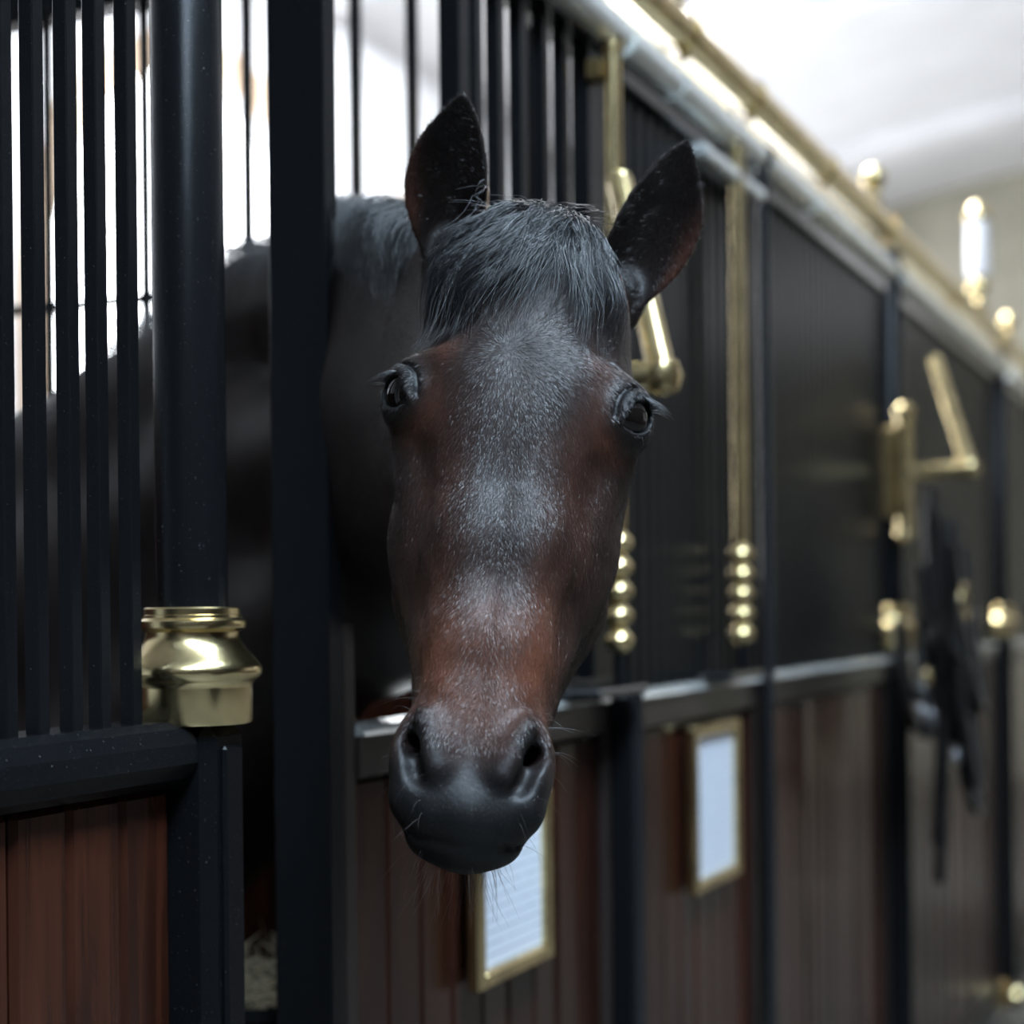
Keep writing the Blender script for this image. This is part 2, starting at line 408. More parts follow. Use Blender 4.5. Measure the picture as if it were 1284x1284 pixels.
# brass door rods with turned ends
def rod(px, label, q=-.035):
    s = S(px)
    t = thing('brass_door_rod', label, 'door rod', (s, q, 0), 'brass door rods')
    r = .0135
    zt_ = ZR+.26
    rd0 = part('rod', MB().lathe([(r, zt_), (r, ZT-.02), (r*1.25, ZT-.018), (r*1.25, ZT+.0)], n=20).mesh('rod', BRASS), t)
    pr = []
    for k in range(5):
        z = ZR+.07+k*.037
        pr += [(.012, z)]+[(.012+.012*math.sin(math.pi*i/8), z+.034*i/8) for i in range(1, 8)]+[(.012, z+.035)]
    pr.append((.0135, zt_))
    part('turned_end', MB().lathe(pr, n=24).mesh('turned_end', BRASS), rd0)
    part('lower_rod', MB().lathe([(.009, ZR+.019), (.009, ZR+.071)], n=16).mesh('lower_rod', BLACK), t)
    part('rest_plate', bx(-.16, .05, -.03, .03, ZR+.006, ZR+.019, .004, GLOSS), t)
    part('guide', bx(-.02, .02, .012, .036, ZT-.06, ZT-.03, .002, BRASS_DARK), t)
    return t
rod(748, 'brass door rod with turned end beside the horse\'s jaw')
rod(907, 'brass door rod with turned end right of the horse, above second notice')

# slam post between the doors, reaching up from the floor to the rest plate
t = thing('slam_post', 'slim black upright standing between the two notices', 'post', (S(772), -.03, 0))
part('upright', MB().lathe([(.014, .02), (.014, ZR+.005)], n=20).mesh('upright', GLOSS), t)
part('flange', bx(-.022, .018, .0, .06, .02, ZR-.002, .003, BLACK), t)
part('foot', bx(-.035, .035, -.035, .035, 0, .02, .004, BLACK), t)

def panel(px0, px1, label, pitch=.052, frame=.03, cap=ZINC, lowq=0.0):
    s0, s1 = S(px0), S(px1); L = s1-s0
    t = thing('stall_screen', label, 'stall panel', (s0, 0, 0))
    part('stile', bx(0, frame, .0, .04, .05, ZR-.055, .003, WOOD_RAIL), t)
    part('stile', bx(L-frame, L, .0, .04, .05, ZR-.055, .003, WOOD_RAIL), t)
    part('middle_rail', bx(0, L, -.006, .045, ZR-.06, ZR-.006, .003, WOOD_RAIL), t)
    part('capping', MB().extrude([(.05, ZR-.008), (.05, ZR+.004), (-.004, ZR+.004), (-.014, ZR-.003), (-.016, ZR-.008)], 0, L).mesh('capping', cap), t)
    n = max(2, int((L-.02)/pitch)); xs = [.012+(L-.024)*i/n for i in range(n+1)]
    bars(t, xs, ZR+.004, ZT-.03, .030, .018, .004, MATT)
    part('top_rail', bx(0, L, -.012, .04, ZT-.03, ZT, .003, GLOSS), t)
    planks(t, frame, L-frame, .10, ZR-.06, .086, .008)
    part('bottom_rail', bx(0, L, -.002, .04, .0, .10, .003, WOOD_RAIL), t)
    return t
t = panel(780, 948, 'dark barred stall panel right of the horse with second framed notice')
part('door_head', bx(S(862)-S(780), S(938)-S(780), -.045, .0, ZT-.072, ZT-.045, .006, ZINC), t)
panel(954, 1111, 'blurred dark barred panel between glossy black post and bridle rack')
panel(1127, 1248, 'far barred panel behind the hanging bridle and brass rack')
panel(1260, 1330, 'farthest barred panel at right edge of the picture')
t = thing('pipe_post', 'glossy round black pipe post with bright highlight between barred panels', 'post', (S(950), -.02, 0))
part('pipe', MB().lathe([(.013, .03), (.013, ZT+.03)], n=28).mesh('pipe', GLOSS), t)
part('foot', MB().lathe([(.035, 0), (.035, .02), (.024, .03)], n=24).mesh('foot', BLACK), t)
part('cap', MB().lathe([(.024, ZT+.03), (.026, ZT+.04), (.018, ZT+.055)], n=24).mesh('cap', BLACK), t)

# cornice boards on top, sloping glossy faces, each its own piece
t = thing('cornice', 'pale polished metal cornice running along the stall tops', 'cornice', (S(560), 0, 0))
segs = [(560, 769), (777, 836), (840, 944), (952, 1008), (1012, 1112), (1122, 1256), (1262, 1340)]
for a, b_ in segs:
    x0, x1 = S(a)-S(560), S(b_)-S(560)
    part('cornice_board', MB().extrude([(.06, ZT+.004), (-.012, ZT+.004)]+[(-.014-.028*math.sin(math.pi*i/8), ZT+.032-.028*math.cos(math.pi*i/8)) for i in range(1, 8)]+[(-.012, ZT+.061), (-.006, ZT+.062), (.022, ZT+.120), (.06, ZT+.120)], x0, x1).mesh('cornice_board', ZINC, True), t)
t = thing('brass_top_rail', 'long brass pipe rail along the top of the stall fronts', 'rail', (S(560), 0, 0))
Lr = S(1345)-S(560); zp = EYE_H+1.02
part('pipe', MB().tube([(0, 0, zp), (Lr, 0, zp)], .030, 24).mesh('pipe', BRASS), t)
for px in (640, 770, 866, 948, 1040, 1117, 1200, 1258):
    part('bracket', MB().lathe([(.012, ZT+.11), (.012, zp-.02), (.02, zp-.018)], n=14).mesh('bracket', BRASS_DARK), t, (S(px)-S(560), 0, 0))
    part('joint_ring', MB().tube([(-.012, 0, zp), (.012, 0, zp)], .034, 24).mesh('joint_ring', BRASS), t, (S(px)-S(560), 0, 0))
for px in (852, 1101, 1268):
    f = part('finial', MB().lathe([(.018, zp+.02), (.024, zp+.035), (.014, zp+.05), (.011, zp+.062), (.020, zp+.070)]+[(.032*math.sin(math.pi*(.2+.8*i/12)), zp+.098-.032*math.cos(math.pi*(.2+.8*i/12))) for i in range(13)], n=24).mesh('finial', BRASS), t, (S(px)-S(560), 0, 0))
# candle lamp on the rail
t = thing('rail_lamp', 'blurred brass lamp with white glass chimney on the top rail', 'lamp', (S(1231), 0, zp+.03))
part('base', MB().lathe([(.03, -.005), (.034, .01), (.018, .03), (.016, .045), (.036, .06), (.040, .08), (.030, .10), (.026, .112)], n=24).mesh('base', BRASS), t)
part('chimney', MB().lathe([(.036, .112), (.040, .14), (.038, .30), (.036, .31)], n=24).mesh('chimney', simple('opal_glass', (.9, .88, .92), 0.25)), t)
part('cap', MB().lathe([(.044, .31), (.046, .325), (.030, .36), (.008, .375)], n=24).mesh('cap', BRASS), t)

# swinging brass racks
def rack(hinge_px, label, hz, group='brass saddle racks', q=-.05, out=.17, rise=.36, along=.16):
    t = thing('brass_rack', label, 'rack', (S(hinge_px), q, hz), group)
    hb0 = part('hinge_bar', MB().tube([(0, 0, -.15), (0, 0, .15)], [.021]*2, 16).mesh('hinge_bar', BRASS), t)
    part('hinge_cap', MB().lathe([(.012, .15), (.024, .152), (.026, .165), (.016, .18), (.004, .185)], n=18).mesh('hinge_cap', BRASS), hb0)
    part('hinge_cap', MB().lathe([(.004, -.185), (.016, -.18), (.026, -.165), (.024, -.152), (.012, -.15)], n=18).mesh('hinge_cap', BRASS), hb0)
    part('wall_plate', bx(-.02, .02, .02, -q, -.12, .12, .003, BRASS_DARK), t)
    ar0 = part('arm', MB().tube([(0, 0, 0), (0, -out, 0)], .021, 16).mesh('arm', BRASS), t)
    part('elbow', MB().lathe([(.004, -.026), (.020, -.019), (.026, 0), (.020, .019), (.004, .026)], (0, -out, 0), 18).mesh('elbow', BRASS), ar0)
    st0 = part('strut', MB().tube([(0, -out, 0), (along*.5, -out*.66, rise*.5), (along, -out*.33, rise)], .018, 16).mesh('strut', BRASS), t)
    part('strut_end', MB().lathe([(.003, -.018), (.014, -.012), (.019, 0), (.014, .012), (.003, .018)], (along, -out*.33, rise), 18).mesh('strut_end', BRASS), st0)
    return t
rack(1112, 'brass swinging rack above the hanging bridle', Zw(1128, 598), rise=.31)
rack(640, 'brass swinging rack partly hidden behind the horse\'s head', EYE_H+.305, rise=.30, along=.16)

# framed notices
def notice(px0, px1, py_b, py_t, label, q=-.004):
    s0, s1 = S(px0), S(px1); w = s1-s0
    pm = (px0+px1)/2; z0, z1 = Zw(px0, py_b), Zw(px0, py_t)
    t = thing('framed_notice', label, 'notice', ((s0+s1)/2, q, z0), 'framed notices on the stall doors')
    h = z1-z0; b = .022; d = -.020
    part('frame_side', bx(-w/2, -w/2+b, d, 0, 0, h, .004, BRASS), t); part('frame_side', bx(w/2-b, w/2, d, 0, 0, h, .004, BRASS), t)
    part('frame_rail', bx(-w/2+b, w/2-b, d, 0, 0, b, .004, BRASS), t); part('frame_rail', bx(-w/2+b, w/2-b, d, 0, h-b, h, .004, BRASS), t)
    part('paper', bx(-w/2+b, w/2-b, -.010, -.004, b, h-b, 0, PAPER), t)
    return t
notice(576, 671, 1245, 1010, 'brass framed white notice hanging below the horse\'s chin')
notice(854, 912, 1124, 912, 'brass framed white notice on the stall panel right of the horse')

# bridle of black straps hung under the far rack
t = thing('bridle', 'black leather bridle with metal fittings hanging beside the far post', 'bridle', (S(1092), -.15, 0))
zc = Zw(1140, 650)
def strap(pts, r=.011): return part('strap', MB().tube(pts, r*1.75, 8, flat=.45).mesh('strap', LEATHER), t)
def drop(x0, x1, q0, top, low, bulge):
    n = 18; out = []
    for i in range(n+1):
        a = math.pi*i/n
        out.append((x0+(x1-x0)*(1-math.cos(a))/2, q0+bulge*math.sin(a), top-(top-low)*math.sin(a)**.7))
    return out
hb = .0
for x0, x1, q0, top, low, bl, r in ((-.02, .10, 0, zc, zc-.55, -.03, .013), (.0, .20, -.02, zc-.02, zc-.72, -.05, .012), (.02, .05, -.03, zc-.05, zc-.85, .02, .012),
                                    (-.05, .16, .01, zc-.15, zc-.42, -.04, .016), (.05, .32, .02, zc-.20, zc-.60, -.02, .011), (-.25, .05, .03, zc-.28, zc-.48, -.02, .012), (.0, .12, -.05, zc-.1, zc-.50, -.05, .018)):
    strap(drop(x0, x1, q0, top, low, bl), r)
for x0, x1, q0, top, low, bl, r in ((-.12, .22, -.03, zc-.24, zc-.40, -.05, .013), (-.30, -.02, .02, zc-.36, zc-.56, -.03, .012), (.06, .26, -.04, zc-.28, zc-.78, -.04, .012), (-.04, .08, -.06, zc-.22, zc-.70, -.04, .016), (.12, .24, .0, zc-.24, zc-.46, -.06, .018)):
    strap(drop(x0, x1, q0, top, low, bl), r)
strap([(.02, 0, zc+.05), (.03, -.01, zc-.1), (.02, -.02, zc-.35), (.04, -.02, zc-.62), (.03, -.01, zc-.95)], .013)
strap([(.10, 0, zc-.05), (.22, -.02, zc-.25), (.30, -.03, zc-.5), (.38, -.03, zc-.68)], .013)
for dx, dq, dz, rr, m in ((.0, -.06, -.28, .035, BRASS_DARK), (.14, -.06, -.22, .02, STEEL), (.17, -.06, -.32, .022, STEEL), (.22, -.06, -.36, .02, BRASS), (.21, -.05, -.48, .022, BRASS), (.25, -.05, -.52, .026, BRASS), (.25, -.05, -.58, .024, BRASS), (.06, -.06, -.55, .022, BRASS_DARK), (-.16, -.02, -.42, .02, BRASS), (-.10, -.02, -.52, .022, STEEL), (.10, -.06, -.34, .02, STEEL), (.36, -.04, -.68, .016, BRASS_DARK), (.02, -.08, -.24, .045, BRASS), (.08, -.08, -.38, .018, STEEL), (-.05, -.07, -.62, .018, STEEL), (.0, -.08, -.45, .02, BRASS), (-.22, -.02, -.50, .018, STEEL), (.19, -.08, -.28, .018, STEEL)):
    part('buckle_ring', MB().tube([(dx+rr*math.cos(a*math.pi/8), dq, zc+dz+rr*math.sin(a*math.pi/8)) for a in range(16)], .007, 8, closed=True).mesh('buckle_ring', m), t)
k = thing('door_latch', 'small brass latch knob low on the far stall', 'latch', (S(1252), -.05, Zw(1252, 1245)))
part('knob', MB().lathe([(.004, -.035), (.03, -.028), (.042, 0), (.03, .028), (.004, .035)], n=20).mesh('knob', BRASS), k)
part('back_plate', bx(-.05, .05, .03, .048, -.05, .05, .004, BRASS_DARK), k)

# partition grille inside the stall, at right angles to the front
sp = S(772)+.06
t = thing('stall_partition', 'thin black barred partition inside the stall behind the horse', 'partition', (sp, .06, 0))
LP = 3.3
me = bx(-.009, .009, -.009, .009, 1.36, EYE_H+1.11, .002, BLACK, 'bar')
q0 = .1
for i in range(30): part('bar', me, t, (0, q0+i*.108, 0))
part('top_beam', bx(-.03, .03, 0, LP, EYE_H+1.10, EYE_H+1.18, .004, BLACK), t)
part('mid_rod', bx(-.007, .007, 0, LP, EYE_H+.565, EYE_H+.583, .002, BLACK), t)
part('rail', bx(-.03, .03, 0, LP, 1.42, 1.47, .004, BLACK), t)
n = 30; me = bx(-.015, .015, 0, LP/n-.002, .02, 1.42, .004, WOOD, 'plank')
for i in range(n): part('plank', me, t, (0, i*LP/n, 0))
# unseen boarding, added so the horse's neck reflects no bright wall
t = thing('added_boarding', 'unseen dark boarding added to keep the bright back wall out of the neck reflection', 'boarding', (-2.4, QR-.06, 0))
n = 38; me = bx(0, .148, 0, .04, .0, 2.35, .005, WOOD, 'plank')
for i in range(n): part('plank', me, t, (i*.15, 0, 0))
part('capping', bx(0, n*.15, -.02, .05, 2.35, 2.41, .006, BLACK), t)
t = thing('added_boarding', 'low dark boarding added to cover bright plaster under the far windows', 'boarding', (3.32, QR-.06, 0))  # second run, added to hide the lit plaster below the windows
n = 58; me = bx(0, .148, 0, .04, .0, 1.50, .005, WOOD, 'plank')
for i in range(n): part('plank', me, t, (i*.15, 0, 0))
part('capping', bx(0, n*.15, -.02, .05, 1.50, 1.55, .006, BLACK), t)
# manger with hay seen through the slot
t = thing('corner_manger', 'small dark iron manger inside the stall behind the jamb', 'manger', (.17, .24, .82))
part('bowl', MB().lathe([(.02, 0), (.09, .02), (.13, .10), (.14, .18), (.15, .185), (.145, .20), (.13, .19), (.11, .10), (.05, .04)], n=28).mesh('bowl', BLACK), t)
part('stand', MB().lathe([(.07, -.82), (.07, -.80), (.025, -.76), (.025, .01)], n=16).mesh('stand', BLACK), t)
hb_ = MB()
for i in range(420):
    a, r = random.uniform(0, 6.28), .12*math.sqrt(random.random()); x, y = r*math.cos(a), r*math.sin(a); z = .16+.06*random.random()
    d = Vector((random.gauss(0, 1), random.gauss(0, 1), random.gauss(0, .6))).normalized()*random.uniform(.03, .07)
    p = Vector((x, y, z)); sd = d.orthogonal().normalized()*.0016
    hb_.add([p-sd, p+sd, p+d+sd*.5, p+d-sd*.5], [(0, 1, 2, 3)])
o = solo('hay', hb_.mesh('hay', HAY), 'pale hay heaped in the dark iron manger', 'hay', (.17, .24, .82)); o['kind'] = 'stuff'


# ---------------------------------------------------------------- the horse
f32 = np.float32
# head frame in centimetres: x to the picture's right, y back from the face, u down the face from the poll
ALPHA, HROLL, HYAW = math.radians(20), math.radians(6.8), math.radians(-2.0)
Rh = Matrix.Rotation(HYAW, 3, 'Z') @ Matrix.Rotation(HROLL, 3, 'Y') @ Matrix(((1, 0, 0), (0, math.cos(ALPHA), -math.sin(ALPHA)), (0, -math.sin(ALPHA), -math.cos(ALPHA))))
EYE_LOC = Vector((0, 4.9, 20.3)); EYE_W = P(648, 507, 1.535)*100
Rn = np.array(Rh, dtype=f32); En = np.array(EYE_W, dtype=f32); El = np.array(EYE_LOC, dtype=f32)
def to_local(W): return (W-En) @ Rn + El
def to_world(L): return (np.asarray(L, dtype=f32)-El) @ Rn.T + En
def hl(x, y, u): return to_world(np.array([x, y, u], dtype=f32))
def v3(*a): return np.array(a, dtype=f32)
def smin(a, b, k):
    h = np.maximum(k-np.abs(a-b), 0)/k; return np.minimum(a, b)-h*h*k*0.25
def smax(a, b, k): return -smin(-a, -b, k)
def ell(p, c, r):
    q = p-v3(*c); r = v3(*r); k0 = np.sqrt(((q/r)**2).sum(1)); k1 = np.sqrt(((q/(r*r))**2).sum(1))+1e-6
    return k0*(k0-1)/k1
def cap(p, a, b, ra, rb):
    a = v3(*a); b = v3(*b); ba = b-a; t = np.clip(((p-a) @ ba)/(ba @ ba), 0, 1)
    return np.sqrt(((p-a-t[:, None]*ba)**2).sum(1))-(ra+(rb-ra)*t)
def chain(p, pts, k):
    d = None
    for (a, ra), (b, rb) in zip(pts[:-1], pts[1:]):
        e = cap(p, a, b, ra, rb); d = e if d is None else smin(d, e, k)
    return d
EYE_C = v3(9.05, 5.75, 20.2); EYE_R = 2.5
EYE_F = v3(.80, -.58, .10); EYE_F /= np.linalg.norm(EYE_F)
_b = v3(.58, .80, 0); _t = _b*.80+v3(0, 0, -.55); _t -= EYE_F*(_t @ EYE_F); EYE_T = _t/np.linalg.norm(_t)
EYE_V = np.cross(EYE_T, EYE_F); EYE_V = EYE_V if EYE_V[2] < 0 else -EYE_V
def head(L):
    p = L.copy(); p[:, 0] = np.sqrt(p[:, 0]**2+.36)
    d = ell(p, (0, 9.5, 10), (7.8, 8.2, 10))
    d = smin(d, ell(p, (0, 7.6, 19), (8.8, 7.2, 10)), 3)
    d = smin(d, ell(p, (8.3, 6.6, 20.2), (3.3, 3.5, 3.8)), 2.2)
    d = smin(d, cap(p, (6.0, 3.9, 17.0), (9.9, 6.1, 18.2), 1.6, 1.35), 1.4)
    d = smin(d, cap(p, (9.9, 7.8, 20.5), (9.0, 13, 17), 1.5, 1.7), 2)
    d = smin(d, chain(p, [((2.1, 6.3, 20), 5.5), ((1.8, 6.15, 33), 4.4), ((1.4, 5.85, 42), 3.5), ((1.7, 6.1, 52), 3.3)], 2), 3)
    d = smin(d, chain(p, [((5.2, 10.5, 23.5), 4.7), ((3.0, 10.2, 34), 3.9), ((1.6, 9.8, 42), 3.3), ((1.8, 9.2, 51), 3.4)], 2), 2.5)
    d = smin(d, cap(p, (9.0, 8.4, 23.8), (5.6, 8.4, 35), 1.6, 0.8), 1.6)
    m = p-v3(6.9, 16.0, 25.0); ca, sa = math.cos(.18), math.sin(.18)
    mq = np.stack([m[:, 0], m[:, 1]*ca+m[:, 2]*sa, -m[:, 1]*sa+m[:, 2]*ca], 1)
    d = smin(d, ell(mq, (0, 0, 0), (3.6, 9.2, 13.5)), 2.2)
    d = smin(d, chain(p, [((6.2, 19.5, 34), 3.5), ((3.2, 15.0, 45), 2.5), ((1.2, 11.3, 54.5), 2.4)], 2), 2)
    d = smin(d, cap(p, (0, 14.5, 26), (0, 11.5, 50), 4.5, 3.0), 2.5)
    d = smin(d, chain(p, [((5.6, 12.5, 31), 4.0), ((3.4, 11.8, 40), 3.4), ((2.2, 11, 49), 3.0)], 2), 2.5)
    # groove between cheek and nose, hollow above the eye
    d = smax(d, -cap(p, (8.8, 3.6, 26.5), (6.8, 3.0, 36), 0.8, 0.6), 2.2)
    d = smax(d, -ell(p, (7.8, 3.2, 13.4), (1.9, 1.7, 2.2)), 2.4)
    # muzzle
    d = smin(d, ell(p, (4.1, 6.0, 53.0), (2.7, 3.5, 4.6)), 1.8)
    d = smin(d, ell(p, (0, 6.3, 56.6), (4.7, 3.7, 4.0)), 2.0)
    d = smin(d, ell(p, (3.2, 6.6, 57.2), (2.0, 2.9, 2.3)), 1.2)
    lo = smin(ell(p, (0, 8.0, 59.0), (4.5, 3.7, 2.1)), ell(p, (0, 11.2, 57.6), (3.4, 3.0, 3.0)), 1.5)
    d = smin(d, lo, 1.3)
    # nostrils
    d = smax(d, -chain(p, [((5.2, 3.4, 49.4), .5), ((4.95, 2.9, 52.0), 1.1), ((4.2, 3.1, 54.6), .9)], .5), 1.2)
    d = smax(d, -chain(p, [((0, 4.0, 60.1), .15), ((3.0, 4.6, 59.8), .15), ((4.4, 6.4, 58.9), .10), ((4.6, 8.4, 58.0), .05)], .3), .7)
    d = smax(d, -cap(p, (4.8, 3.2, 52.2), (3.6, 8, 50.5), 1.05, 1.0), 0.7)
    d = smin(d, cap(p, (4.3, 3.2, 49.8), (2.75, 3.1, 54.0), .55, .7), 1.5)
    d = smin(d, ell(p, (5.0, 5.4, 56.4), (1.1, 1.5, 1.2)), 1.4)
    # eye: lids over the ball, almond opening
    q = p-EYE_C; ef, et, ev = q @ EYE_F, q @ EYE_T, q @ EYE_V
    rr = np.sqrt((q**2).sum(1))
    d = smin(d, rr-2.8, 1.2)
    up = np.sqrt((et*.92)**2+(ev+.95)**2)                     # upper lid roll and its fold
    arc = np.sqrt((np.sqrt(et**2+(ev+.35)**2)-2.05)**2+(ef-1.85)**2)-.22
    arc = np.where(ev > -.2, arc, 9)
    d = smin(d, arc, .9)
    fold = np.sqrt((np.sqrt(et**2+(ev+.35)**2)-2.85)**2+(ef-1.45)**2)-.15
    fold = np.where(ev > .5, fold, 9)
    d = smax(d, -fold, .5)
    op = np.maximum(np.maximum(np.sqrt(et**2+(ev-1.20)**2)-2.65, np.sqrt(et**2+(ev+1.25)**2)-2.6), -(ef-.5))
    d = smax(d, -op, .25)
    return d
# ears in world centimetres: base, tip, facing
def ear_frame(base, tip, face):
    base = np.array(base*100, dtype=f32); tip = np.array(tip*100, dtype=f32)
    a = tip-base; Ln = np.linalg.norm(a); a = a/Ln
    c = np.array(face, dtype=f32); c -= a*(c @ a); c /= np.linalg.norm(c)
    return base, a, np.cross(a, c), c, Ln
EARS = [ear_frame(P(566, 325, 1.675), P(576, 122, 1.60), (-.12, -1, .12)), ear_frame(P(772, 372, 1.675), P(862, 178, 1.62), (.10, -1, .1))]
EAR_BEND = (-.9, .9)
def ear(W, i):
    base, a, b, c, Ln = EARS[i]
    q = W-base; qa, qb, qc = q @ a, q @ b, q @ c
    t = qa/Ln
    w = np.interp(t, [-.3, 0, .15, .3, .45, .6, .75, .88, .96, 1.0, 1.2], [2.0, 2.7, 3.35, 3.85, 4.0, 3.75, 2.95, 1.75, .85, .25, -3]).astype(f32)
    off = EAR_BEND[i]*np.sin(np.clip(t, 0, 1)*math.pi*1.0)
    qb = qb-off
    k = np.interp(t, [0, .3, .7, 1], [.24, .17, .12, .05]).astype(f32)
    cs = k*np.clip(qb, -5, 5)**2-1.6-.6*np.sin(np.clip(t, 0, 1)*3.1)
    d1 = np.abs(qc-cs)/np.sqrt(1+(2*k*qb)**2)-.27
    d = smax(d1, (np.abs(qb)-w)*.9, .35)
    d = np.maximum(d, -qa-1.5)
    root = base-a*1.0-c*1.0
    e = q-(-a*1.2-c*1.2); ea, eb, ec = e @ a, e @ b, e @ c
    bulb = (np.sqrt((ea/3.6)**2+(eb/2.9)**2+(ec/2.4)**2)-1)*2.6
    return smin(d, bulb, 1.2)
H100 = EYE_H*100
def body(W):
    A = lambda x, y, z: (x*100, y*100, z*100)
    poll = tuple(hl(0, 11.5, 6)); thr = tuple(hl(0, 17, 20)); mid = tuple(hl(0, 14, 13))
    cr = [(poll, 6.5), (A(-.115, 1.95, EYE_H+.37), 6.5), (A(-.165, 2.10, EYE_H+.40), 7.2), (A(-.32, 2.33, EYE_H+.385), 8.5), (A(-.55, 2.55, EYE_H+.26), 11), (A(-.78, 2.85, EYE_H+.17), 15)]
    md = [(mid, 8), (A(-.12, 2.00, EYE_H+.24), 10.2), (A(-.16, 2.12, EYE_H+.20), 10.6), (A(-.33, 2.34, EYE_H+.18), 12.5), (A(-.58, 2.6, EYE_H+.02), 18), (A(-.8, 2.85, EYE_H-.1), 24)]
    lw = [(thr, 7.5), (A(-.125, 2.03, EYE_H+.10), 9.4), (A(-.16, 2.13, EYE_H+.02), 10.2), (A(-.33, 2.33, EYE_H-.06), 13), (A(-.52, 2.55, EYE_H-.24), 19), (A(-.72, 2.75, EYE_H-.42), 24)]
    d = chain(W, cr, 4); d = smin(d, chain(W, md, 6), 8); d = smin(d, chain(W, lw, 6), 8)
    if W[:, 1].max() < 215: return d
    d = smin(d, chain(W, [(A(-.78, 2.85, 1.22), 29), (A(-1.25, 3.05, 1.16), 34), (A(-1.75, 3.22, 1.20), 31), (A(-1.95, 3.3, 1.22), 27)], 10), 14)
    d = smin(d, ell(W, A(-1.9, 3.28, 1.28), (38, 30, 28)), 10)
    ax = v3(-.94, .34, 0); sd = v3(.34, .94, 0)
    for sgn in (-1, 1):
        o = v3(-78, 283, 0)+sd*sgn*17
        L = lambda f, z: (o[0]+ax[0]*f, o[1]+ax[1]*f, z)
        d = smin(d, chain(W, [(L(4, 112), 13), (L(0, 92), 9.5), (L(0, 56), 5.2), (L(0, 50), 5.4), (L(1, 44), 3.9), (L(0, 20), 3.5), (L(0, 15), 4.2), (L(-5, 7), 4.0), (L(-6.5, 5), 5.2), (L(-8, 3.4), 6.0)], 2), 6)
        o = v3(-188, 326, 0)+sd*sgn*16
        L2 = lambda f, z: (o[0]+ax[0]*f, o[1]+ax[1]*f, z)
        d = smin(d, chain(W, [(L2(4, 116), 19), (L2(-10, 92), 12.5), (L2(4, 72), 8), (L2(14, 56), 5.0), (L2(13, 48), 4.4), (L2(10, 20), 3.7), (L2(9, 15), 4.4), (L2(4, 7), 4.2), (L2(2, 5), 5.2), (L2(1, 3.4), 6.0)], 2), 7)
    return np.maximum(d, .2-W[:, 2])
HC = hl(0, 10, 32)
def horse(W):
    d = body(W)
    near = ((W-HC)**2).sum(1) < 62**2
    if near.any():
        Wn = W[near]; dn = smin(d[near], head(to_local(Wn)), 5.0)
        for i in (0, 1):
            ne = ((Wn-(EARS[i][0]+EARS[i][1]*EARS[i][4]*.5))**2).sum(1) < 18**2
            if ne.any(): dn[ne] = smin(dn[ne], ear(Wn[ne], i), 1.6)
        d[near] = dn
    return d
# graded grid: fine around the head, coarse over the body behind
def axis(c, a, lo, hi, h):
    t0, t1 = a*math.asinh((lo-c)/a), a*math.asinh((hi-c)/a)
    n = int((t1-t0)/h)//16*16+32; t = t0+h*np.arange(n)
    return (c+a*np.sinh(t/a)).astype(f32)
VOX = .24
gx = axis(0, 18, -240, 22, VOX); gy = axis(158, 25, 128, 370, VOX); gz = axis(155, 38, -4, 200, VOX)
nx, ny, nz = len(gx)//8*8, len(gy)//8*8, len(gz)//8*8
gx, gy, gz = gx[:nx], gy[:ny], gz[:nz]
B = 8
cxs = gx.reshape(-1, B).mean(1); cys = gy.reshape(-1, B).mean(1); czs = gz.reshape(-1, B).mean(1)
hx, hy, hz = (np.ptp(g.reshape(-1, B), axis=1)/2*1.15 for g in (gx, gy, gz))
CX, CY, CZ = np.meshgrid(cxs, cys, czs, indexing='ij')
RB = np.sqrt(hx[:, None, None]**2+hy[None, :, None]**2+hz[None, None, :]**2)
cen = np.stack([CX.ravel(), CY.ravel(), CZ.ravel()], 1).astype(f32)
dc = np.concatenate([horse(cen[i:i+400000]) for i in range(0, len(cen), 400000)])
vol = np.where(dc < 0, f32(-1), f32(1)).reshape(len(cxs), len(cys), len(czs)).repeat(B, 0).repeat(B, 1).repeat(B, 2)
todo = np.flatnonzero(np.abs(dc) < RB.ravel()*1.2+.7)
bi = np.stack(np.unravel_index(todo, CX.shape), 1)
off = np.stack(np.meshgrid(*[np.arange(B)]*3, indexing='ij'), -1).reshape(-1, 3)
from concurrent.futures import ThreadPoolExecutor
def fill(i):
    blk = bi[i:i+600]
    ijk = (blk[:, None, :]*B+off[None]).reshape(-1, 3)
    W = np.stack([gx[ijk[:, 0]], gy[ijk[:, 1]], gz[ijk[:, 2]]], 1)
    vol[ijk[:, 0], ijk[:, 1], ijk[:, 2]] = np.clip(horse(W), -3, 3)
with ThreadPoolExecutor(4) as ex: list(ex.map(fill, range(0, len(bi), 600)))
grid = openvdb.FloatGrid(background=3.0); grid.copyFromArray(vol)
pts, quads = grid.convertToQuads(isovalue=0.0)
def lin(g, x):
    i = np.clip(np.floor(x).astype(int), 0, len(g)-2); f = x-i
    return g[i]*(1-f)+g[i+1]*f
HV = np.stack([lin(gx, pts[:, 0]), lin(gy, pts[:, 1]), lin(gz, pts[:, 2])], 1).astype(f32)
del vol, grid
# keep the one connected body: drop stray pieces inside the head
lab = np.arange(len(HV))
while True:
    ql = lab[quads].min(1); new = lab.copy()
    for k in range(4): np.minimum.at(new, quads[:, k], ql)
    new = new[new]
    if (new == lab).all(): break
    lab = new
big = np.bincount(lab).argmax(); keep = lab == big
remap = np.cumsum(keep)-1; quads = remap[quads[keep[quads[:, 0]]]]; HV = HV[keep]
